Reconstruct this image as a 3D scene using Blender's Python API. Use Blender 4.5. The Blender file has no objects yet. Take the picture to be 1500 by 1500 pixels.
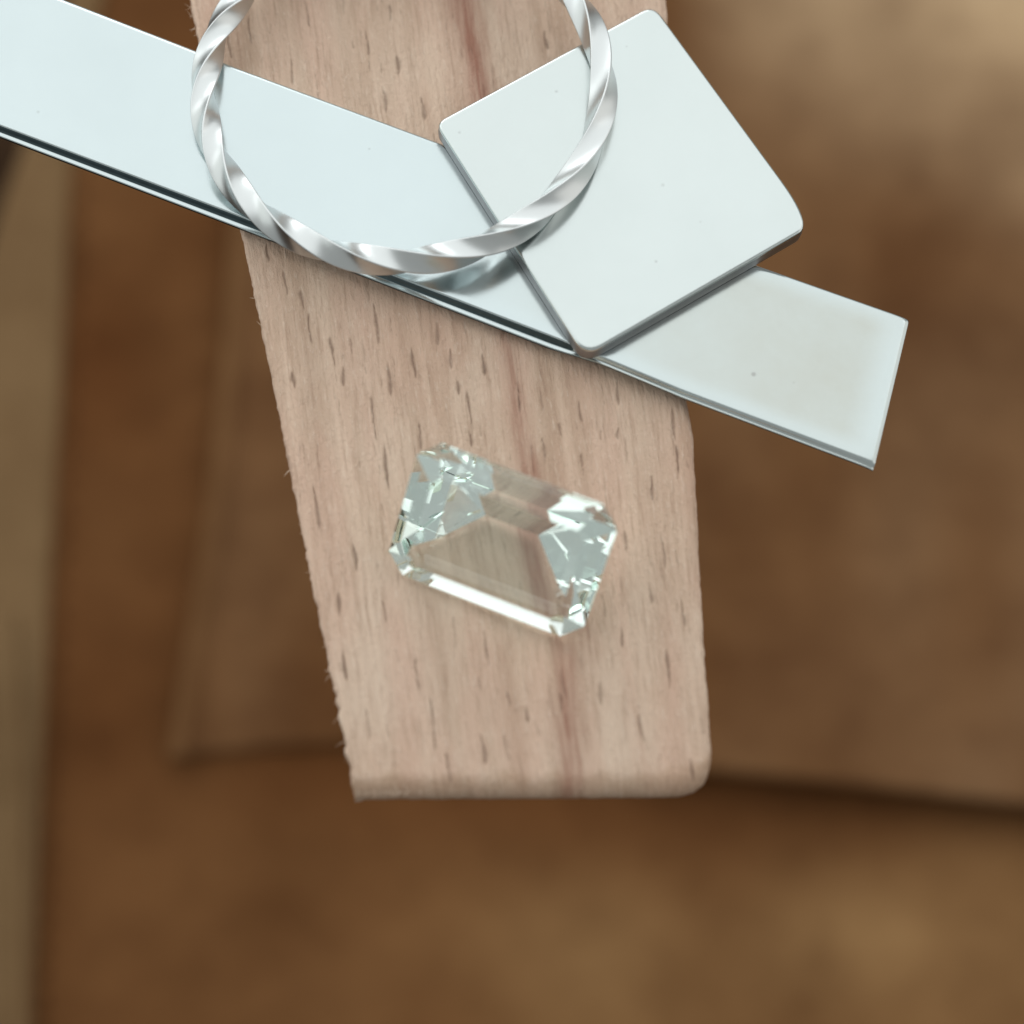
import bpy, bmesh, math, random
import numpy as np
from mathutils import Vector, Matrix
random.seed(7)
rng = np.random.default_rng(7)
scene = bpy.context.scene
MM = 0.001

# ------------------------------------------------------------------ camera
CAM = Vector((-4.0, -33.0, 90.0)) * MM
LENS, SENS = 69.5, 36.0
F = (-CAM).normalized()
RT = F.cross(Vector((0, 1, 0))).normalized()
UP = RT.cross(F)
cd = bpy.data.cameras.new('camera')
cam = bpy.data.objects.new('camera', cd)
scene.collection.objects.link(cam)
cam.matrix_world = Matrix.Translation(CAM) @ Matrix((RT, UP, -F)).transposed().to_4x4()
cd.lens, cd.sensor_width = LENS, SENS
cd.clip_start, cd.clip_end = 0.005, 20.0
cd.dof.use_dof = True
cd.dof.focus_distance = 0.1005
cd.dof.aperture_fstop = LENS / 2.7
scene.camera = cam

# ------------------------------------------------------------------ light
world = bpy.data.worlds.new('World')
scene.world = world
world.use_nodes = True
bg = world.node_tree.nodes['Background']
bg.inputs['Color'].default_value = (0.96, 1.0, 0.98, 1)      # even room light
bg.inputs['Strength'].default_value = 0.40


def area_lamp(name, loc, target, sx, sy, power, col):
    l = bpy.data.lights.new(name, 'AREA')
    l.shape, l.size, l.size_y, l.energy, l.color = 'RECTANGLE', sx, sy, power, col
    o = bpy.data.objects.new(name, l)
    scene.collection.objects.link(o)
    o.location = loc
    o.rotation_euler = (Vector(target) - Vector(loc)).to_track_quat('-Z', 'Y').to_euler()
    return o


# the window over the bench, beyond the top of the photograph
area_lamp('window_light', (-0.05, 0.36, 0.46), (0, 0.02, 0), 1.30, 0.86, 2.95, (0.97, 1.0, 1.0))

# the pane of the window itself, brighter and lower
area_lamp('window_pane_light', (-0.22, 0.80, 0.34), (0, 0.02, 0), 0.55, 0.30, 0.95, (0.97, 1.0, 1.0))
# fill lamps added to the left and right to lighten the gem facets
area_lamp('left_fill_light', (-0.75, 0.10, 0.30), (0, 0.0, 0.05), 0.9, 0.75, 1.5, (0.95, 1.0, 0.97))
area_lamp('right_fill_light', (0.75, 0.10, 0.30), (0, 0.0, 0.05), 0.9, 0.75, 1.3, (1.0, 0.97, 0.92))

scene.view_settings.view_transform = 'Standard'
scene.view_settings.look = 'None'
scene.view_settings.exposure = 0.15
scene.view_settings.gamma = 1.0
cy = scene.cycles
cy.use_denoising = True
cy.caustics_refractive = True
cy.caustics_reflective = True
cy.blur_glossy = 0.0
cy.max_bounces = 24
cy.transmission_bounces = 20
cy.glossy_bounces = 12
cy.diffuse_bounces = 4
cy.sample_clamp_indirect = 6.0


# ------------------------------------------------------------------ helpers
def at(px, py, z):
    """point of the plane z (mm) that the photograph shows at pixel px, py"""
    k = SENS / LENS / 1500.0
    d = F + RT * ((px - 750) * k) + UP * ((750 - py) * k)
    t = (z * MM - CAM.z) / d.z
    return CAM + d * t


def at_np(px, py, z):
    k = SENS / LENS / 1500.0
    px, py, z = np.broadcast_arrays(np.asarray(px, float), np.asarray(py, float), np.asarray(z, float))
    d = [F[i] + RT[i] * (px - 750) * k + UP[i] * (750 - py) * k for i in range(3)]
    t = (z * MM - CAM.z) / d[2]
    return np.stack([CAM[i] + d[i] * t for i in range(3)], -1)


def make(name, me, mat, parent=None, label=None, cat=None, kind=None, group=None):
    o = bpy.data.objects.new(name, me)
    scene.collection.objects.link(o)
    if mat is not None and not me.materials:
        me.materials.append(mat)
    if parent is not None:
        o.parent = parent
    if label: o['label'] = label
    if cat: o['category'] = cat
    if kind: o['kind'] = kind
    if group: o['group'] = group
    return o


def mesh_from(verts, faces, name, smooth=True):
    me = bpy.data.meshes.new(name)
    me.from_pydata([tuple(v) for v in verts], [], faces)
    me.validate()
    me.update()
    me.polygons.foreach_set('use_smooth', [smooth] * len(me.polygons))
    return me


def grid_faces(nr, nc, off=0, closed=False):
    i = np.arange(nr - 1)[:, None]
    cmax = nc if closed else nc - 1
    j = np.arange(cmax)[None, :]
    j2 = (j + 1) % nc
    a = off + i * nc + j
    b = off + i * nc + j2
    c = off + (i + 1) * nc + j2
    d = off + (i + 1) * nc + j
    return np.stack([a, b, c, d], -1).reshape(-1, 4)


def fix_normals(me):
    bm = bmesh.new(); bm.from_mesh(me)
    bmesh.ops.recalc_face_normals(bm, faces=bm.faces)
    bm.to_mesh(me); bm.free()


def sstep(a, b, x):
    t = np.clip((x - a) / (b - a), 0, 1)
    return t * t * (3 - 2 * t)


def vnoise(x, y, seed):
    """smooth value noise, numpy"""
    r = np.random.default_rng(seed).random((64, 64))
    xi, yi = np.floor(x).astype(int), np.floor(y).astype(int)
    fx, fy = x - xi, y - yi
    fx, fy = fx * fx * (3 - 2 * fx), fy * fy * (3 - 2 * fy)
    g = lambda i, j: r[i % 64, j % 64]
    return ((g(xi, yi) * (1 - fx) + g(xi + 1, yi) * fx) * (1 - fy)
            + (g(xi, yi + 1) * (1 - fx) + g(xi + 1, yi + 1) * fx) * fy) * 2 - 1


def vattr(me, name, arr, n_total):
    a = me.attributes.new(name, 'FLOAT', 'POINT')
    full = np.zeros(n_total, np.float32); full[:arr.size] = arr.ravel()
    a.data.foreach_set('value', full)



class NT:
    def __init__(self, name):
        self.mat = bpy.data.materials.new(name)
        self.mat.use_nodes = True
        self.t = self.mat.node_tree
        self.b = self.t.nodes['Principled BSDF']

    def n(self, typ, **kw):
        nd = self.t.nodes.new(typ)
        for k, v in kw.items():
            setattr(nd, k, v)
        return nd

    def link(self, a, b):
        self.t.links.new(a, b)

    def put(self, sock, v):
        if hasattr(v, 'is_output') or hasattr(v, 'links'):
            self.link(v, sock)
        else:
            sock.default_value = v

    def math(self, op, a, b=0.0, clamp=False):
        nd = self.n('ShaderNodeMath', operation=op, use_clamp=clamp)
        self.put(nd.inputs[0], a); self.put(nd.inputs[1], b)
        return nd.outputs[0]

    def noise(self, vec, scale, detail=3.0, rough=0.5, dist=0.0):
        nd = self.n('ShaderNodeTexNoise')
        self.link(vec, nd.inputs['Vector'])
        nd.inputs['Scale'].default_value = scale
        nd.inputs['Detail'].default_value = detail
        nd.inputs['Roughness'].default_value = rough
        nd.inputs['Distortion'].default_value = dist
        return nd.outputs['Fac']

    def scale(self, vec, s):
        nd = self.n('ShaderNodeVectorMath', operation='MULTIPLY')
        self.link(vec, nd.inputs[0]); nd.inputs[1].default_value = s
        return nd.outputs[0]

    def remap(self, v, a, b, c=0.0, d=1.0):
        nd = self.n('ShaderNodeMapRange')
        self.put(nd.inputs['Value'], v)
        for k, x in zip(('From Min', 'From Max', 'To Min', 'To Max'), (a, b, c, d)):
            nd.inputs[k].default_value = x
        return nd.outputs[0]

    def mix(self, fac, a, b, blend='MIX'):
        nd = self.n('ShaderNodeMix', data_type='RGBA', blend_type=blend)
        self.put(nd.inputs[0], fac)
        self.put(nd.inputs[6], a if not isinstance(a, tuple) else (*a, 1))
        self.put(nd.inputs[7], b if not isinstance(b, tuple) else (*b, 1))
        return nd.outputs[2]

    def attr(self, name, out='Fac'):
        return self.n('ShaderNodeAttribute', attribute_name=name).outputs[out]

    def bump(self, h, strength, dist):
        nd = self.n('ShaderNodeBump')
        nd.inputs['Strength'].default_value = strength
        nd.inputs['Distance'].default_value = dist
        self.link(h, nd.inputs['Height'])
        self.link(nd.outputs[0], self.b.inputs['Normal'])


# ------------------------------------------------------------------ materials
def wood_material():
    m = NT('beech_wood')
    g = m.attr('grain', 'Vector')                 # x = mm across the grain, y = mm along it
    streak = m.noise(m.scale(g, (0.9, 0.05, 1)), 1.0, 4, 0.55, 0.3)
    fine = m.noise(m.scale(g, (4.2, 0.30, 1)), 1.0, 4, 0.6)
    fibre = m.noise(m.scale(g, (6.5, 1.1, 1)), 1.0, 4, 0.65)
    grit = m.noise(m.scale(g, (5.5, 3.2, 1)), 1.0, 4, 0.7)
    cloud = m.noise(m.scale(g, (0.22, 0.13, 1)), 1.0, 3, 0.5)
    pink = m.noise(m.scale(g, (0.55, 0.09, 1)), 1.0, 3, 0.5, 0.4)
    col = m.mix(m.remap(streak, 0.33, 0.67), (0.49, 0.33, 0.235), (0.70, 0.51, 0.385))
    col = m.mix(m.remap(cloud, 0.40, 0.68, 0.0, 0.65), col, (0.73, 0.565, 0.44))
    col = m.mix(m.remap(pink, 0.45, 0.72, 0.0, 0.6), col, (0.66, 0.43, 0.325))
    col = m.mix(m.remap(fine, 0.52, 0.76, 0.0, 0.62), col, (0.36, 0.22, 0.15))
    col = m.mix(m.remap(fibre, 0.56, 0.78, 0.0, 0.5), col, (0.86, 0.73, 0.60))
    col = m.mix(m.remap(fibre, 0.44, 0.24, 0.0, 0.45), col, (0.40, 0.26, 0.185))
    col = m.mix(m.remap(grit, 0.60, 0.78, 0.0, 0.55), col, (0.88, 0.76, 0.64))
    col = m.mix(m.remap(grit, 0.42, 0.22, 0.0, 0.5), col, (0.38, 0.25, 0.18))
    col = m.mix(m.math('MULTIPLY', m.attr('endgrain'), m.remap(grit, 0.3, 0.7, 0.65, 0.3)), col, (0.40, 0.25, 0.155))
    band = m.math('MULTIPLY', m.attr('band'), m.remap(fine, 0.3, 0.6, 0.45, 1.0))
    col = m.mix(m.math('MULTIPLY', band, 0.95), col, (0.33, 0.15, 0.10))
    pore = m.math('MULTIPLY', m.attr('pore'), m.remap(grit, 0.3, 0.7, 1.1, 0.6), True)
    col = m.mix(m.math('MULTIPLY', pore, 0.8), col, (0.13, 0.075, 0.05))
    m.link(col, m.b.inputs['Base Color'])
    m.b.inputs['Roughness'].default_value = 0.62
    m.b.inputs['Specular IOR Level'].default_value = 0.35
    h = m.math('ADD', m.math('MULTIPLY', fibre, 1.0), m.math('MULTIPLY', grit, 1.0))
    m.bump(h, 0.8, 0.00016)
    return m.mat


def fibre_material():
    m = NT('wood_fibre')
    tc = m.n('ShaderNodeTexCoord').outputs['Object']
    m.link(m.mix(m.noise(tc, 900.0), (0.45, 0.31, 0.22), (0.72, 0.56, 0.43)), m.b.inputs['Base Color'])
    m.b.inputs['Roughness'].default_value = 0.7
    return m.mat


def silver_material(name, rough, specks=(), tint=(0.55, 0.615, 0.625), brush=None, end_tone=False):
    m = NT(name)
    tc = m.n('ShaderNodeTexCoord').outputs['Object']
    cl = m.noise(tc, 170.0, 4, 0.55)
    col = m.mix(m.remap(cl, 0.35, 0.65), tuple(c * 0.97 for c in tint), tint)
    if end_tone:
        f = m.math('MULTIPLY', m.attr('end_tone'), m.remap(m.noise(tc, 260.0, 4, 0.6), 0.3, 0.7, 0.75, 1.0))
        col = m.mix(f, col, (0.45, 0.462, 0.425))  # darker and warmer towards the right end
    for p, r, k in specks:
        d = m.n('ShaderNodeVectorMath', operation='DISTANCE')
        m.link(tc, d.inputs[0]); d.inputs[1].default_value = p
        f = m.remap(d.outputs['Value'], r * 0.3, r, k * 0.7, 0.0)
        col = m.mix(f, col, (0.22, 0.21, 0.20))
    m.link(col, m.b.inputs['Base Color'])
    m.b.inputs['Metallic'].default_value = 1.0
    m.link(m.remap(m.noise(tc, 320.0, 4, 0.6), 0.3, 0.7, rough * 0.88, rough * 1.12), m.b.inputs['Roughness'])
    if brush is None:
        m.bump(m.noise(tc, 2600.0, 3, 0.6), 0.10, 0.00002)
    else:
        g = m.attr(brush, 'Vector')
        m.bump(m.noise(m.scale(g, (1.0, 60.0, 1)), 1.0, 2, 0.5), 0.06, 0.00003)
    return m.mat


def edge_material(name, col, rough):
    m = NT(name)
    tc = m.n('ShaderNodeTexCoord').outputs['Object']
    m.link(m.mix(m.noise(tc, 1500.0, 4), tuple(c * 0.8 for c in col), tuple(c * 1.2 for c in col)), m.b.inputs['Base Color'])
    m.b.inputs['Metallic'].default_value = 1.0
    m.b.inputs['Roughness'].default_value = rough
    m.bump(m.noise(tc, 3500.0, 3, 0.6), 0.25, 0.00003)
    return m.mat


def gem_material():
    m = NT('pale_green_quartz')
    t = m.t
    t.nodes.remove(m.b)
    gl = m.n('ShaderNodeBsdfGlass', distribution='GGX')
    gl.inputs['Roughness'].default_value = 0.0
    gl.inputs['IOR'].default_value = 1.55
    tc = m.n('ShaderNodeTexCoord').outputs['Object']
    m.link(m.mix(m.noise(tc, 300.0), (0.995, 1.0, 0.997), (0.985, 0.996, 0.99)), gl.inputs['Color'])
    ab = m.n('ShaderNodeVolumeAbsorption')
    ab.inputs['Color'].default_value = (0.72, 0.95, 0.86, 1)
    ab.inputs['Density'].default_value = 30.0
    out = t.nodes['Material Output']
    m.link(gl.outputs[0], out.inputs['Surface'])
    m.link(ab.outputs[0], out.inputs['Volume'])
    return m.mat


def leather_material(name, dark, light, seed, pale=None):
    m = NT(name)
    tc = m.n('ShaderNodeTexCoord').outputs['Object']
    off = m.n('ShaderNodeVectorMath', operation='ADD')
    m.link(tc, off.inputs[0]); off.inputs[1].default_value = (seed, seed * 0.37, 0)
    v = off.outputs[0]
    big = m.noise(v, 38.0, 5, 0.6)
    mid = m.noise(v, 140.0, 4, 0.6)
    f = m.math('ADD', m.math('MULTIPLY', big, 0.6), m.math('MULTIPLY', mid, 0.4))
    col = m.mix(m.remap(f, 0.36, 0.64), dark, light)
    if pale is not None:                              # paler where window light is painted into the leather, plus mottling
        w = m.math('MULTIPLY', m.attr('lit_mottle'), m.remap(f, 0.30, 0.70, 0.55, 1.35), True)
        col = m.mix(w, col, pale)
    m.link(col, m.b.inputs['Base Color'])
    m.b.inputs['Roughness'].default_value = 0.8
    m.b.inputs['Specular IOR Level'].default_value = 0.06
    m.bump(m.noise(v, 900.0, 4, 0.6), 0.3, 0.0004)
    return m.mat


# ------------------------------------------------------------------ setting: floor far below
Z_SKIN = -110.0
fl = []
N = 24
for i in range(N):
    for j in range(N):
        fl.append((-1.0 + 2.0 * i / (N - 1), -1.0 + 2.0 * j / (N - 1), -0.180))
floor = make('floor', mesh_from(fl, grid_faces(N, N).tolist(), 'floor'),
             leather_material('dark_floor', (0.035, 0.018, 0.009), (0.06, 0.032, 0.016), 3.0), kind='structure')

# ------------------------------------------------------------------ leather apron
M_leather = leather_material('brown_leather', (0.085, 0.030, 0.0085), (0.132, 0.050, 0.0155), 0.0, (0.275, 0.152, 0.064))
M_leather2 = leather_material('brown_leather_panel', (0.083, 0.030, 0.0085), (0.142, 0.060, 0.020), 2.3, (0.46, 0.315, 0.185))
M_hem = leather_material('tan_leather_hem', (0.148, 0.085, 0.039), (0.205, 0.126, 0.061), 4.1)
M_thread = leather_material('dark_thread', (0.06, 0.023, 0.007), (0.09, 0.036, 0.012), 9.0)

apron = bpy.data.objects.new('leather_apron', None)
scene.collection.objects.link(apron)
apron['label'] = 'brown leather apron spread out of focus below the wooden bench pin'
apron['category'] = 'leather apron'


def interp(pts, y):
    p = np.array(pts, float)
    o = np.argsort(p[:, 0])
    return np.interp(y, p[o, 0], p[o, 1])


EDGE_L = [(-900, 330), (-300, 205), (0, 97), (110, 66), (215, 34), (310, 0), (450, -38), (800, -85), (1500, -110), (2400, -120)]
EDGE_R = [(-900, 380), (-300, 240), (0, 150), (230, 108), (320, 101), (500, 95), (750, 81), (950, 70), (1150, 60), (1500, 48), (2400, 20)]


def height(x, y):
    return 3.0 * vnoise(x / 520 + 9, y / 600 + 3, 5) + 1.2 * vnoise(x / 230, y / 260, 6)


nr, nc = 150, 150
vv = np.linspace(-900, 2400, nr)[:, None] * np.ones((1, nc))
left = interp(EDGE_L, vv[:, 0])[:, None]
uu = left + (2500 - left) * (np.linspace(0, 1, nc)[None, :] ** 1.3)
zz = Z_SKIN + height(uu, vv)
P = at_np(uu, vv, zz)
lm = mesh_from(P.reshape(-1, 3), grid_faces(nr, nc).tolist(), 'leather_sheet')
lit_tone = sstep(80, 1200, uu) * sstep(1100, 1420, vv) * (0.72 + 0.5 * vnoise(uu / 210, vv / 170, 71))  # stronger light at the lower right, painted as paler leather
lit_tone = lit_tone + 0.18 * (0.5 + 0.5 * vnoise(uu / 150, vv / 260, 72)) * sstep(700, 200, uu)
vattr(lm, 'lit_mottle', np.clip(lit_tone, 0, 1), len(lm.vertices))
make('leather_sheet', lm, M_leather, apron)


def loft_band(name, lf, rf, thick, mat, ncol=26, nrow=150, y0=-900, y1=2400, lift=0.15):
    """a leather strap with rounded long edges lying on the sheet"""
    ys = np.linspace(y0, y1, nrow)[:, None]
    a, b = interp(lf, ys[:, 0])[:, None], interp(rf, ys[:, 0])[:, None]
    u = np.linspace(0, 1, ncol)[None, :]
    x = a + (b - a) * u
    edge = np.minimum(u, 1 - u) * (b - a)
    prof = np.sqrt(np.clip(1 - (1 - np.clip(edge / 22.0, 0, 1)) ** 2, 0, 1))
    y = ys * np.ones_like(x)
    z = Z_SKIN + height(x, y) + lift + thick * prof + 0.25 * vnoise(x / 60, y / 90, 31)
    return make(name, mesh_from(at_np(x, y, z).reshape(-1, 3), grid_faces(nrow, ncol).tolist(), name), mat, apron)


hem = loft_band('hem', EDGE_L, EDGE_R, 0.9, M_hem)
hem['label'] = 'lighter tan hem along the left edge of the apron'
# second raised line low on the hem
loft_band('hem_cord', [(900, 8), (1100, 14), (1500, 20), (2400, 10)], [(900, 30), (1100, 38), (1500, 44), (2400, 34)],
          2.0, M_hem, 14, 70, 900, 2400, 3.0)

# stitches right of the hem
st_bm = bmesh.new()
bmesh.ops.create_cube(st_bm, size=1.0)
bmesh.ops.scale(st_bm, vec=(0.6 * MM, 1.2 * MM, 0.6 * MM), verts=st_bm.verts)
bmesh.ops.bevel(st_bm, geom=st_bm.edges[:], offset=0.25 * MM, segments=2, affect='EDGES')
st_me = bpy.data.meshes.new('stitch'); st_bm.to_mesh(st_me); st_bm.free()
for k in range(34):
    y = 250 + k * 38
    x = float(interp(EDGE_R, [y])[0]) + 17
    s = make('stitch', st_me, M_thread, apron)
    s.location = at(x, y, Z_SKIN + float(height(np.array(x), np.array(y))) + 0.25)
    s.rotation_euler = (0, 0, random.uniform(-0.12, 0.12))

# overlapping panel: left edge with a thick seam, lower edge lifted at the right
PL = [(-900, 420), (-200, 372), (150, 352), (330, 343), (500, 332), (700, 312), (900, 284), (1112, 250), (1400, 215)]
nr, nc = 190, 190
s = np.linspace(0, 1, nc)[None, :] ** 1.6
t = np.linspace(0, 1, nr)[:, None] ** 1.6
bx = 250 + (2500 - 250) * s
by = np.interp(bx, [250, 380, 520, 800, 1050, 1250, 1500, 2500], [1112, 1100, 1090, 1108, 1132, 1152, 1180, 1300])
y = by + (-900 - by) * t
xl = interp(PL, y.ravel()).reshape(y.shape)
x = xl + (2500 - xl) * s
dl = x - xl
db = by - y
z = Z_SKIN + height(x, y)
lift = 0.15 + 0.8 * sstep(350, 700, x) + 2.5 * sstep(900, 1350, x)
lift = lift * np.exp(-np.clip(db, 0, None) / 420.0)
edgel = np.sqrt(np.clip(1 - (1 - np.clip(dl / 16, 0, 1)) ** 2, 0, 1))
edgeb = np.sqrt(np.clip(1 - (1 - np.clip(db / 14, 0, 1)) ** 2, 0, 1))
z = z + lift + 1.1 * np.minimum(edgel, edgeb)
z = z + 1.2 * np.exp(-((dl - 16) / 15.0) ** 2) * np.minimum(1, edgeb + 0.2)        # thick turned seam
z = z + 2.4 * np.exp(-((x - 1230 + 0.25 * (y - 500)) / 330.0) ** 2) * (0.5 + 0.5 * vnoise(x / 260, y / 150 + 4, 12))
P = at_np(x, y, z)
lm = mesh_from(P.reshape(-1, 3), grid_faces(nr, nc).tolist(), 'pocket_panel')
lit_tone = 0.86 * sstep(420, -60, y + 0.25 * (1500 - x) + 60 * vnoise(x / 190, y / 150, 73)) * sstep(900, 1250, x)  # window light on the upper right, put into the leather colour
lit_tone = lit_tone + 0.09 * sstep(1000, 1500, x) * (0.85 + 0.25 * vnoise(x / 190, y / 130, 74))
lit_tone = lit_tone + 0.12 * (0.5 + 0.5 * vnoise(x / 120, y / 200, 75))
vattr(lm, 'lit_mottle', np.clip(lit_tone, 0, 1), len(lm.vertices))
make('pocket_panel', lm, M_leather2, apron)

edge = loft_band('panel_edge', [(a, b - 6) for a, b in PL if a < 1150], [(a, b + 22) for a, b in PL if a < 1150], 0.8,
                 leather_material('lit_leather_edge', (0.118, 0.055, 0.021), (0.165, 0.082, 0.034), 6.0), 14, 120, -900, 1108, 1.9)  # lit ridge of the seam, painted in a paler colour
edge['label'] = 'edge strip of the pocket panel, highlight painted in as paler leather'

# ------------------------------------------------------------------ bench pin
NU, NV = 430, 760
PIN_L = [(-420, 183), (0, 278), (30, 284), (350, 355), (600, 407), (850, 456), (1040, 495), (1165, 519)]
PIN_R = [(-420, 952), (0, 977), (300, 995), (560, 1004), (640, 1017), (800, 1025), (950, 1033), (1100, 1043), (1165, 1045)]
u = np.linspace(0, 1, NU)
u = 0.5 - 0.5 * np.cos(np.pi * u) * (0.35 + 0.65 * np.abs(np.cos(np.pi * u)) ** 0.0)      # denser at the two edges
u = 0.6 * np.linspace(0, 1, NU) + 0.4 * u
tv = np.linspace(0, 1, NV)
tv = np.where(tv < 0.93, tv / 0.93 * 0.962, 0.962 + (tv - 0.93) / 0.07 * 0.038)           # denser at the lower end
pxe = 519 + (1045 - 519) * u
yend = np.interp(pxe, [519, 524, 545, 800, 960, 1000, 1022, 1036, 1043, 1045], [1166, 1164, 1163, 1162, 1161, 1159, 1153, 1142, 1126, 1118])
yend = yend + 0.5 * vnoise(pxe / 19, pxe * 0, 3) + 0.4 * vnoise(pxe / 7, pxe * 0, 8)
yy = -420 + (yend[None, :] + 420) * tv[:, None]
xa = interp(PIN_L, yy.ravel()).reshape(yy.shape)
rag = 0.7 + 1.0 * sstep(700, 1100, yy)
xa = xa + rag * (1.2 * vnoise(yy / 17, yy * 0, 21) + 0.9 * vnoise(yy / 6, yy * 0 + 4, 22) + 0.6 * vnoise(yy / 2.6, yy * 0, 23))
xb = interp(PIN_R, yy.ravel()).reshape(yy.shape) + 0.8 * vnoise(yy / 14, yy * 0, 24) + 0.4 * vnoise(yy / 5, yy * 0, 25)
xx = xa + (xb - xa) * u[None, :]
# rounded rims (pixel units, 30 px = 1 mm)
dL, dR, dB = xx - xa, xb - xx, yend[None, :] - yy


def rim(d, r):
    q = 1 - np.clip(d / r, 0, 1)
    return (1 - np.sqrt(np.clip(1 - q * q, 0, 1))) * r / 30.0


zz = -(rim(dL, 7.0) * 0.9 + rim(dR, 12.0) + rim(dB, 32.0) * 0.95)
# pores: sunk short dashes along the grain
GA = math.atan(0.125)                                   # grain leans to the right going down
gx = xx * math.cos(GA) - yy * math.sin(GA)              # across, px
gy = xx * math.sin(GA) + yy * math.cos(GA)              # along, px
wob = 3.0 * vnoise(gy / 160, gx / 300, 41)
gxw = gx + wob
pore = np.zeros_like(xx)
known = [(418, 400, 430), (443, 428, 452), (454, 463, 500), (551, 447, 500), (570, 533, 577), (548, 583, 643), (566, 655, 713),
         (463, 713, 773), (641, 473, 503), (606, 513, 550), (688, 577, 620), (615, 623, 653), (430, 547, 567), (503, 540, 563),
         (487, 497, 533), (660, 513, 537), (708, 520, 547), (671, 560, 577), (392, 360, 380), (505, 957, 994), (611, 967, 1010),
         (634, 1026, 1095), (563, 882, 909), (713, 941, 973), (745, 1015, 1031), (822, 1018, 1042), (979, 957, 1005), (939, 1047, 1085),
         (657, 1106, 1143), (708, 1080, 1117), (771, 1037, 1058), (1014, 1114, 1140), (953, 861, 882), (336, 51, 84), (366, 28, 61),
         (427, 89, 121), (450, 5, 37), (538, 47, 79), (583, 84, 107), (571, 9, 28), (564, 135, 163), (620, 145, 173), (800, 47, 70),
         (616, 631, 657), (689, 633, 652), (820, 622, 636), (905, 628, 641), (796, 644, 668), (563, 884, 908), (712, 927, 964),
         (911, 921, 945), (916, 780, 807), (852, 668, 681), (987, 600, 640), (992, 655, 690), (955, 700, 730), (972, 790, 830),
         (1001, 880, 915), (880, 1000, 1030), (760, 560, 600), (850, 590, 615), (905, 560, 590), (520, 800, 835), (497, 870, 900)]
poreset = [(px, a - 0.08 * (b - a), b + 0.08 * (b - a), random.uniform(2.0, 3.1), random.uniform(0.7, 1.0)) for px, a, b in known]
for _ in range(700):
    ln = random.uniform(8, 34)
    y0 = random.uniform(-400, 1150)
    poreset.append((random.uniform(190, 1045), y0, y0 + ln, random.uniform(0.7, 1.3), random.uniform(0.10, 0.5)))
for _ in range(95):
    y0 = random.uniform(-400, 1130)
    poreset.append((random.uniform(190, 1045), y0, y0 + random.uniform(22, 52), random.uniform(1.4, 2.4), random.uniform(0.3, 0.65)))
y_of_row = yy[:, NU // 2]
for px, a, b, w, k in poreset:
    ca, cb = a, b
    cyc = (a + b) / 2
    r0 = np.searchsorted(y_of_row, a - 14); r1 = np.searchsorted(y_of_row, b + 14)
    if r1 <= r0: continue
    row = min((r0 + r1) // 2, NV - 1)
    c0 = max(0, np.searchsorted(xx[row], px - 26)); c1 = min(NU, np.searchsorted(xx[row], px + 26))
    if c1 <= c0: continue
    sl = (slice(r0, r1), slice(c0, c1))
    g0x = px * math.cos(GA) - cyc * math.sin(GA)
    g0y = px * math.sin(GA) + cyc * math.cos(GA)
    half = (b - a) / 2 + 2
    tt = (gy[sl] - g0y) / half
    ww = w * np.sqrt(np.clip(1.05 - tt * tt, 0.0001, None))
    v = k * np.exp(-(np.abs(gx[sl] + 1.0 * np.sin(tt * 2.0 + px) + 0.7 * vnoise(gy[sl] / 8.0 + px, gx[sl] / 9.0, 43) - g0x) / (ww * (0.75 + 0.35 * np.sin(tt * 2.4 + px * 3)))) ** 2) * np.clip(1.6 - 1.5 * np.abs(tt) ** 3, 0, 1) * (np.abs(tt) < 1.0)
    pore[sl] = np.maximum(pore[sl], v)
zz = zz - 0.085 * pore
zz = zz + 0.010 * vnoise(gxw / 5.0, gy / 60.0, 51) + 0.006 * vnoise(gxw / 2.4, gy / 14.0, 52) + 0.02 * vnoise(xx / 120, yy / 160, 53)
P = at_np(xx, yy, np.zeros_like(zz))
P[..., 2] += zz * MM
P[..., 1] -= 0.0
# red heart line
bl = interp([(-420, 640), (0, 676), (60, 690), (130, 705), (300, 725), (500, 742), (620, 762), (700, 772), (830, 800), (950, 822), (1040, 829), (1165, 838)], yy.ravel()).reshape(yy.shape)
bl = bl + 5 * vnoise(yy / 70, yy * 0 + 2, 61)
bw = 17 + 6 * vnoise(yy / 90, yy * 0 + 9, 62) + 10 * sstep(150, 0, yy)
band = np.exp(-((xx - bl) / bw) ** 2) * (0.72 + 0.28 * vnoise(yy / 110, xx / 20, 63)) * (1 + 0.25 * sstep(300, 0, yy))
band += 0.40 * np.exp(-((xx - bl - 42) / 13.0) ** 2) * np.clip(vnoise(yy / 150, yy * 0 + 5, 64), 0, 1)
band = np.clip(band, 0, 1)

top = P.reshape(-1, 3)
faces = grid_faces(NV, NU)[:, ::-1]
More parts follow.
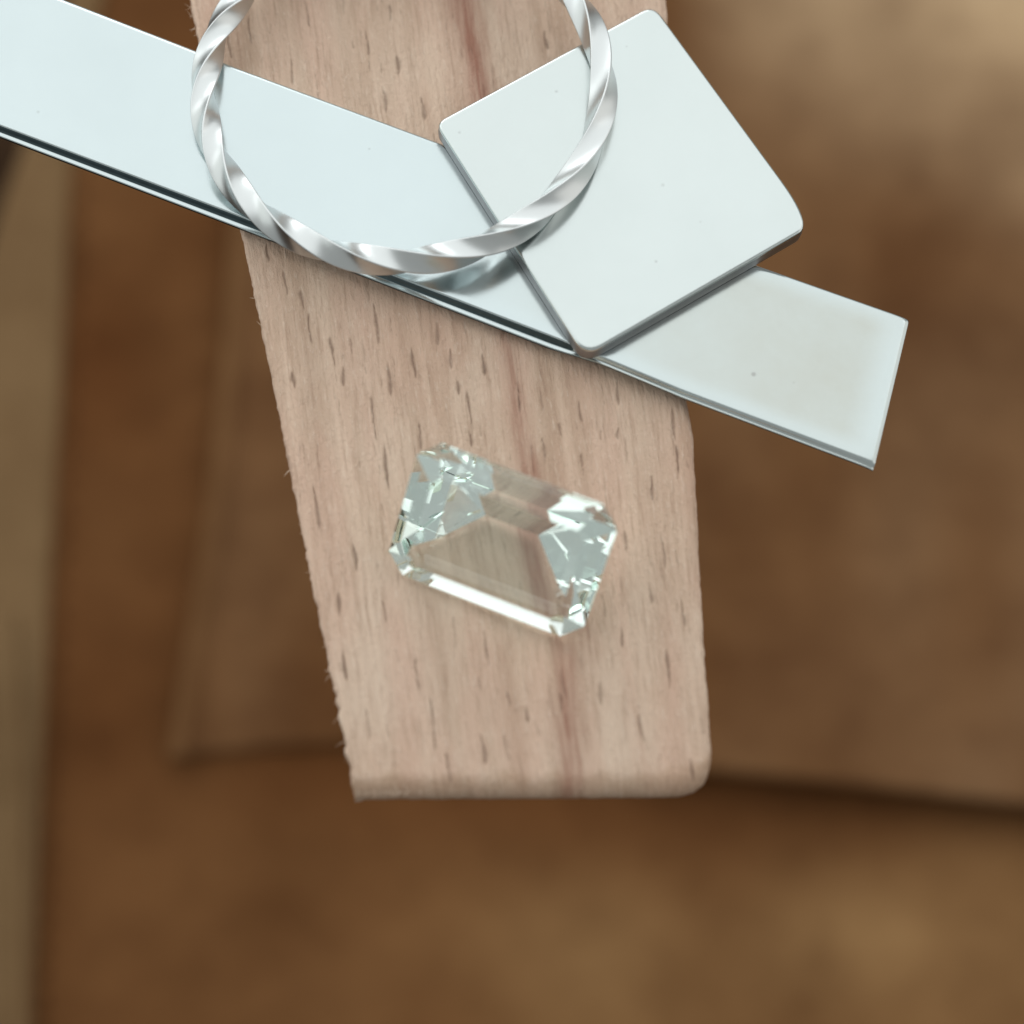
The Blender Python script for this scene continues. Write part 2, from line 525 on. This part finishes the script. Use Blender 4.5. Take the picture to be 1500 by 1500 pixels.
# skirt: left side, lower end and right side go down and are cut back under the top
loop = np.concatenate([np.arange(NV) * NU, (NV - 1) * NU + np.arange(1, NU), (np.arange(NV - 2, -1, -1)) * NU + NU - 1])
allv = [top]
prev = loop
cen = top[loop].mean(0)
nl = len(loop)
side = np.zeros((nl, 3))
side[:NV, 0] = 1.0
side[NV:NV + NU - 1, 1] = 1.0
side[NV + NU - 1:, 0] = -1.0
for dz, inset in ((0.35, 0.02), (1.2, 0.15), (4.0, 0.9), (9.0, 3.2)):
    ring = top[loop].copy()
    ring[:, 2] = ring[:, 2] - dz * MM
    lowend = sstep(740, 1150, yy.reshape(-1)[loop])
    side[:NV, 1] = lowend[:NV]; side[NV + NU - 1:, 1] = lowend[NV + NU - 1:]
    ring += side * inset * MM * 1.7
    base = sum(len(a) for a in allv)
    allv.append(ring)
    cur = base + np.arange(nl)
    q = np.stack([prev[:-1], prev[1:], cur[1:], cur[:-1]], -1)
    faces = np.concatenate([faces, q])
    prev = cur
V = np.concatenate(allv)
me = bpy.data.meshes.new('bench_pin')
me.vertices.add(len(V)); me.vertices.foreach_set('co', V.astype(np.float32).ravel())
me.loops.add(faces.size); me.loops.foreach_set('vertex_index', faces.astype(np.int32).ravel())
me.polygons.add(len(faces)); me.polygons.foreach_set('loop_start', np.arange(0, faces.size, 4, dtype=np.int32))
me.update(calc_edges=True)
me.polygons.foreach_set('use_smooth', np.ones(len(me.polygons), bool))


eg = sstep(36, 14, dB + 9 * vnoise(xx / 34, yy / 40, 81) + 4 * vnoise(xx / 9, yy / 14, 82))
vattr(me, 'endgrain', eg, len(V))
vattr(me, 'pore', pore, len(V)); vattr(me, 'band', band, len(V))
ga = me.attributes.new('grain', 'FLOAT_VECTOR', 'POINT')
gfull = np.zeros((len(V), 3), np.float32)
gfull[:top.shape[0], 0] = (gxw / 30).ravel(); gfull[:top.shape[0], 1] = (gy / 30).ravel()
gfull[top.shape[0]:, 0] = V[top.shape[0]:, 0] * 1000; gfull[top.shape[0]:, 1] = V[top.shape[0]:, 1] * -1000
gfull[:, 2] = V[:, 2] * 300
ga.data.foreach_set('vector', gfull.ravel())
fix_normals(me)
pin = make('bench_pin', me, wood_material(), None,
           'pale beech wood bench pin tapering to a blunt end under the jewellery pieces', 'bench pin')


# torn fibres along the rough left edge and lower left corner
def fibres():
    vs, fs = [], []
    for k in range(60):
        y = random.choice([random.uniform(380, 1165), random.uniform(850, 1165), random.uniform(0, 60)])
        x = float(interp(PIN_L, [y])[0]) + random.uniform(-1, 6)
        if random.random() < 0.2:
            x = random.uniform(519, 640); y = 1160
        ln = random.uniform(0.12, 0.42) * (1.7 if random.random() < 0.1 else 1)
        ang = random.uniform(-2.4, -0.7) - math.pi * 0.25 if True else 0
        p = Vector(at(x, y, -0.12))
        d = Vector((math.cos(math.pi + random.gauss(0.2, 0.7)), math.sin(math.pi + random.gauss(0.3, 0.7)), random.uniform(-0.5, 0.5))).normalized()
        bend = Vector((random.uniform(-1, 1), random.uniform(-1, 1), random.uniform(-1, 1))) * 0.5
        r = random.uniform(0.016, 0.034) * MM
        base = len(vs)
        for i in range(5):
            f = i / 4
            c = p + d * (ln * MM * f) + bend * (ln * MM * f * f)
            sd = d.cross(Vector((0, 0, 1))).normalized(); u2 = sd.cross(d)
            rr = r * (1 - 0.75 * f)
            for a in range(4):
                vs.append(c + sd * rr * math.cos(a * math.pi / 2) + u2 * rr * math.sin(a * math.pi / 2))
        fs += grid_faces(5, 4, base, True).tolist()
    return mesh_from(vs, fs, 'wood_fibre')


make('wood_fibre', fibres(), fibre_material(), pin, kind='stuff')

# ------------------------------------------------------------------ silver strip
TS0, TS1 = 0.06, 1.05          # underside and top, mm


def strip_mesh():
    up = [(-420, -196), (97, 0), (280, 71), (343, 97), (640, 207), (1110, 388), (1333, 466)]
    lo = [(-420, 24), (0, 183), (350, 316), (600, 412), (820, 497), (870, 518), (1000, 572), (1283, 678)]
    n = 170
    uu = np.linspace(0, 1, n)
    uu = np.concatenate([uu * 0.985, [0.989, 0.993, 0.9965, 0.999, 1.0]])
    A = np.array([at(-420 + (1333 + 420) * a, np.interp(-420 + 1753 * a, [p[0] for p in up], [p[1] for p in up]), TS1) for a in uu])
    B = np.array([at(-420 + (1283 + 420) * a, np.interp(-420 + 1703 * a, [p[0] for p in lo], [p[1] for p in lo]), TS1) for a in uu])
    rows = []
    for i, a in enumerate(uu):
        px = -420 + 1753 * a
        w = B[i] - A[i]; L = np.linalg.norm(w) / MM; w = w / np.linalg.norm(w)
        # profile across: (distance from upper edge mm, height above underside mm)
        H = TS1 - TS0
        k = 1 - float(sstep(840, 930, px))           # bevelled lower edge on the long part only
        d1 = 0.12 + 0.09 * k
        dr = 0.18 + 0.17 * k
        prof = [(0.0, 0.0), (0.0, H * 0.5), (-0.02, H * 0.80), (0.01, H - 0.09), (0.09, H - 0.030), (0.22, H - 0.003)]
        flat = np.linspace(0.3, L - 0.42, 26)
        for f in flat:
            prof.append((f, H - 0.010 * (1 - k) * float(np.exp(-(L - f) / 0.7))))
        prof += [(L - 0.10, H - 0.006), (L - 0.02, H - 0.02), (L + 0.02, H - 0.05)]
        prof += [(L + d1 * 0.5, H - 0.05 - dr * 0.5), (L + d1, H - 0.05 - dr)]
        prof += [(L + d1 + 0.02, H - 0.06 - dr), (L + d1 + 0.10 + 0.09 * k, H - 0.066 - dr), (L + d1 + 0.13 + 0.10 * k, H - 0.10 - dr), (L + d1 + 0.14 + 0.10 * k, H - 0.16 - dr)]
        prof += [(L + d1 + 0.10 - 0.42 * (1 - k), 0.10), (L + d1 + 0.04 - 0.50 * (1 - k), 0.0)]
        # rounded right end
        q = max(0.0, (a - 0.985) / 0.015)
        drop = 0.16 * (1 - math.sqrt(max(0, 1 - q * q))) if q > 0 else 0
        # the free right end bends very slightly down past the pin
        bend = -0.05 * float(sstep(900, 1333, px)) * 1.0
        wv = 0.006 * math.sin(px / 140.0)
        rows.append([A[i] + w * (p[0] * MM) + np.array([0, 0, (p[1] - H + bend + wv - drop * (p[1] / H)) * MM]) for p in prof])
    nc = len(rows[0])
    V = [v for r in rows for v in r]
    F_ = grid_faces(len(rows), nc, 0, True).tolist()
    F_.append(list(range(nc)))
    F_.append([(len(rows) - 1) * nc + i for i in range(nc)])
    me = mesh_from(V, F_, 'silver_strip')
    ncol = nc
    mi = np.zeros(len(me.polygons), np.int32)
    nq = (len(rows) - 1) * ncol
    colj = np.arange(nq) % ncol
    stn = np.arange(nq) // ncol
    pxs = -420 + 1753 * uu
    J = 6 + 26 + 2                                   # first facet of the bevelled lower edge
    mi[:nq] = np.where((colj >= J) & (colj <= J + 1) & (pxs[stn] < 872), 1, 0)
    mi[:nq] = np.where((colj >= J + 5) & (colj <= J + 7), 1, mi[:nq])
    me.polygons.foreach_set('material_index', mi)
    sm = np.zeros((len(rows), ncol), np.float32)
    for i, px in enumerate(pxs):
        for j in range(ncol):
            f = (j - 5) / 27.0
            inner = float(sstep(0.0, 0.16, f) * sstep(1.0, 0.86, f) * sstep(1325, 1270, px))
            sm[i, j] = float(sstep(600, 1250, px)) * (0.35 + 0.65 * inner)
    vattr(me, 'end_tone', sm, len(me.vertices))
    fix_normals(me)
    # keep hard edges hard
    bm = bmesh.new(); bm.from_mesh(me)
    for e in bm.edges:
        if len(e.link_faces) == 2 and e.calc_face_angle(0) > math.radians(34):
            e.smooth = False
    bm.to_mesh(me); bm.free()
    return me


sp = [(tuple(at(1104, 548, TS1)), 0.17 * MM, 0.75), (tuple(at(541, 218, TS1)), 0.10 * MM, 0.25), (tuple(at(56, 164, TS1)), 0.12 * MM, 0.25),
      (tuple(at(1163, 560, TS1)), 0.08 * MM, 0.3)]
sm_ = strip_mesh()
sm_.materials.append(silver_material('silver_sheet', 0.20, sp, end_tone=True))
sm_.materials.append(edge_material('dark_reflection_edge', (0.075, 0.105, 0.115), 0.35))  # dark room mirrored in the lower edge, put into its colour
strip = make('silver_strip', sm_, None, None,
             'long narrow polished silver strip lying diagonally under the square plate', 'silver strip')

# ------------------------------------------------------------------ square silver plate
TP0, TP1 = 1.07, 2.10


def plate_mesh():
    C = [((645, 180), 13, 13), ((956, 9), 22, 16), ((1181, 324), 24, 75), ((855, 519), 26, 26)]
    C = [((638, 179), 14, 16), ((957, 6), 20, 20), ((1193, 328), 80, 26), ((857, 522), 30, 30)]
    pts = []
    n = len(C)
    for i in range(n):
        p = Vector(C[i][0]); a = Vector(C[i - 1][0]); b = Vector(C[(i + 1) % n][0])
        p0 = p + (a - p).normalized() * C[i][1]; p1 = p + (b - p).normalized() * C[i][2]
        for k in range(11):
            t = k / 10
            pts.append(p0 * (1 - t) ** 2 + p * 2 * t * (1 - t) + p1 * t * t)
        nx = Vector(C[(i + 1) % n][0]); q1 = nx + (p - nx).normalized() * C[(i + 1) % n][1]
        for k in range(1, 12):
            pts.append(p1.lerp(q1, k / 12))
    W = np.array([at(p.x, p.y, TP1) for p in pts])
    m = len(W)
    nrm = np.roll(W, -1, 0) - np.roll(W, 1, 0)
    nrm = np.stack([-nrm[:, 1], nrm[:, 0], np.zeros(m)], -1)
    nrm /= np.linalg.norm(nrm, axis=1)[:, None]
    cen = W.mean(0)
    if np.mean(np.sum(nrm * (W - cen), 1)) > 0:
        nrm = -nrm                                   # now points inward
    H = TP1 - TP0
    # right edge carries a wider bevel
    wide = 1.0 + 0.6 * np.clip(np.sum(-nrm * np.array([0.82, 0.57, 0]), 1), 0, 1) ** 8
    prof = [(0.10, H), (0.0, H - 0.02), (-0.03, H * 0.55), (0.0, H * 0.22), (0.0, 0.12), (0.035, 0.062), (0.085, 0.027), (0.16, 0.007), (0.25, 0.0)]
    prof = prof[::-1]
    V = []
    for ins, dz in prof:
        f = wide if 0 < ins < 0.3 else np.ones(m)
        ring = W + nrm * (ins * MM * f)[:, None]
        ring[:, 2] = TP1 * MM - dz * MM
        V.append(ring)
    k = len(V)
    V = np.concatenate(V)
    F_ = grid_faces(k, m, 0, True).tolist()
    # fan-free cap: rings shrinking towards the centre
    base = len(V)
    ringc = [cen + (V[:m] - cen) * s for s in (0.75, 0.5, 0.25)]
    for r in ringc: r[:, 2] = TP1 * MM
    allr = np.concatenate([V] + ringc)
    prev = np.arange(m)
    for j in range(3):
        cur = base + j * m + np.arange(m)
        for a in range(m):
            F_.append([prev[a], prev[(a + 1) % m], cur[(a + 1) % m], cur[a]])
        prev = cur
    F_.append(list(prev))
    F_.append(list((k - 1) * m + np.arange(m)))
    me = mesh_from(allr, [list(map(int, f)) for f in F_], 'silver_plate')
    mi = np.zeros(len(me.polygons), np.int32)
    # ring pairs 0.. from the top rim outwards; the upright sides take the rougher, greyer material
    nrings = k
    row = np.arange((nrings - 1) * m) // m
    mi[:(nrings - 1) * m] = np.where(row >= 5, 1, 0)
    me.polygons.foreach_set('material_index', mi)
    fix_normals(me)
    bm = bmesh.new(); bm.from_mesh(me)
    for e in bm.edges:
        if len(e.link_faces) == 2 and e.calc_face_angle(0) > math.radians(50):
            e.smooth = False
    bm.to_mesh(me); bm.free()
    return me


sp = [(tuple(at(815, 134, TP1)), 0.12 * MM, 0.3), (tuple(at(961, 383, TP1)), 0.12 * MM, 0.3), (tuple(at(971, 271, TP1)), 0.15 * MM, 0.22),
      (tuple(at(673, 194, TP1)), 0.12 * MM, 0.25), (tuple(at(1026, 325, TP1)), 0.1 * MM, 0.15), (tuple(at(918, 68, TP1)), 0.1 * MM, 0.2)]
pm_ = plate_mesh()
pm_.materials.append(silver_material('silver_square_sheet', 0.22, sp, (0.572, 0.617, 0.61)))
pm_.materials.append(edge_material('grey_reflection_side', (0.32, 0.32, 0.33), 0.42))  # dark reflections of the surroundings painted in as grey
plate = make('silver_plate', pm_, None, None,
             'square polished silver plate with rounded corners set cornerwise across the strip', 'silver plate')


# ------------------------------------------------------------------ twisted ring
def ring_mesh():
    hw = 0.70
    a = np.array(at(881, 93, TP1 + hw)); b = np.array(at(735, 338, TP1 + hw)); c = np.array(at(297, 140, TS1 + hw))
    nz = np.cross(b - a, c - a); nz /= np.linalg.norm(nz)
    if nz[2] < 0: nz = -nz

    def onplane(px, py):
        k = SENS / LENS / 1500.0
        d = np.array(F + RT * ((px - 750) * k) + UP * ((750 - py) * k))
        o = np.array(CAM)
        return o + d * (np.dot(a - o, nz) / np.dot(d, nz))
    pts = np.array([onplane(590 + 292 * math.cos(t), 98 + 292 * math.sin(t)) for t in np.linspace(-0.2, math.pi + 0.2, 60)])
    # least squares circle in the plane
    ex = onplane(900, 90) - onplane(300, 90); ex -= nz * np.dot(ex, nz); ex /= np.linalg.norm(ex)
    ey = np.cross(nz, ex)
    q = np.stack([(pts - pts[0]) @ ex, (pts - pts[0]) @ ey], -1)
    A = np.stack([2 * q[:, 0], 2 * q[:, 1], np.ones(len(q))], -1)
    s = np.linalg.lstsq(A, (q ** 2).sum(1), rcond=None)[0]
    R = math.sqrt(s[2] + s[0] ** 2 + s[1] ** 2)
    cen = pts[0] + ex * s[0] + ey * s[1]
    # square wire, faces a little hollow, corners softened
    sec = []
    S = 0.555
    cor = [(S, S), (-S, S), (-S, -S), (S, -S)]
    for k in range(4):
        p0, p1 = np.array(cor[k]), np.array(cor[(k + 1) % 4])
        mid_n = (p0 + p1) / 2; mid_n = mid_n / np.linalg.norm(mid_n)
        for f in (0.05, 0.08, 0.13, 0.2, 0.3, 0.42, 0.58, 0.7, 0.8, 0.87, 0.92, 0.95):
            sec.append(p0 + (p1 - p0) * f - mid_n * 0.05 * math.sin(math.pi * f))
    sec = np.array(sec); m = len(sec)
    n = 720
    V = np.zeros((n, m, 3)); B = np.zeros((n, m, 3))
    turns = 4.0
    for i in range(n):
        t = 2 * math.pi * i / n
        rad = ex * math.cos(t) + ey * math.sin(t)
        tw = -turns * t + 0.85 * math.sin(t) + 0.12 * math.sin(t * 3 + 0.5) + RING_PHASE
        ca, sa = math.cos(tw), math.sin(tw)
        rr = sec[:, 0] * ca - sec[:, 1] * sa
        zz = sec[:, 0] * sa + sec[:, 1] * ca
        V[i] = cen + rad * (R) + (rr[:, None] * rad + zz[:, None] * nz) * MM
        B[i, :, 0] = np.arange(m) / m * 5
        B[i, :, 1] = i / n * 60
    V = V.reshape(-1, 3)
    F_ = grid_faces(n, m, 0, True)
    last = (n - 1) * m
    j = np.arange(m); j2 = (j + 1) % m
    F_ = np.concatenate([F_, np.stack([last + j, last + j2, j2, j], -1)])
    me = mesh_from(V, F_.tolist(), 'twisted_ring')
    at_ = me.attributes.new('brush', 'FLOAT_VECTOR', 'POINT')
    B = B.reshape(-1, 3); B = np.stack([B[:, 1], B[:, 0], B[:, 2]], -1)
    at_.data.foreach_set('vector', B.astype(np.float32).ravel())
    fix_normals(me)
    return me


RING_PHASE = 0.4
ring = make('twisted_ring', ring_mesh(), silver_material('silver_wire', 0.32, (), (0.60, 0.62, 0.62), 'brush'), None,
            'round ring of twisted silver wire resting on the strip and square plate', 'ring')


# ------------------------------------------------------------------ gemstone
GL, GW, GC = 9.95, 7.15, 0.95
GLEV = [(1.2, 0.0), (0.5, 0.55), (0.0, 0.95), (0.0, 1.15), (0.8, 2.15), (1.8, 3.22)]
GK, GKX = 4.9, 1.35


def gem_mesh():
    L, W, c = GL, GW, GC
    def octa(k, z, kc=None):
        a, b = L / 2 - k, W / 2 - k
        cc = max(c - k * 0.45, 0.05) if kc is None else kc
        return [(a, b - cc, z), (a - cc, b, z), (-a + cc, b, z), (-a, b - cc, z), (-a, -b + cc, z), (-a + cc, -b, z), (a - cc, -b, z), (a, -b + cc, z)]
    levels = [octa(k, z) for k, z in GLEV]
    V = [v for l in levels for v in l]
    F_ = [list(range(8))]
    for l in range(len(levels) - 1):
        for j in range(8):
            F_.append([l * 8 + j, l * 8 + (j + 1) % 8, (l + 1) * 8 + (j + 1) % 8, (l + 1) * 8 + j])
    b = (len(levels) - 1) * 8
    kx = GKX
    zt = GK
    V += [(kx, 0, zt), (-kx, 0, zt)]
    p, q = len(V) - 2, len(V) - 1
    F_ += [[b + 7, b + 0, p], [b + 0, b + 1, p], [b + 1, b + 2, q, p], [b + 2, b + 3, q], [b + 3, b + 4, q], [b + 4, b + 5, q], [b + 5, b + 6, p, q], [b + 6, b + 7, p]]
    me = mesh_from([Vector(v) * MM for v in V], F_, 'gemstone', False)
    fix_normals(me)
    return me


gem = make('gemstone', gem_mesh(), gem_material(), None,
           'pale green transparent emerald cut gemstone lying on the wooden bench pin', 'gemstone')
e0 = at(620, 745, 1.2); e1 = at(860, 840, 1.2)
e0 = at(620, 745, 1.2); e1 = at(860, 840, 1.2)
GT, GB = 226.0, -2.0
gem.rotation_euler = (math.radians(GT), math.radians(GB), math.atan2(e1.y - e0.y, e1.x - e0.x))
GR = gem.rotation_euler.to_matrix()
gv = [GR @ v.co for v in gem.data.vertices]
gz = 0.02 * MM - min(v.z for v in gv)            # lowest facet on the wood
gx0 = sum(v.x for v in gv) / len(gv); gy0 = sum(v.y for v in gv) / len(gv)
ctr = (max(v.x for v in gv) + min(v.x for v in gv)) / 2, (max(v.y for v in gv) + min(v.y for v in gv)) / 2
GH = gz / MM + sum(v.z for v in gv) / len(gv) / MM
pg = at(734, 795, GH)
gem.location = (pg.x - ctr[0], pg.y - ctr[1], gz)
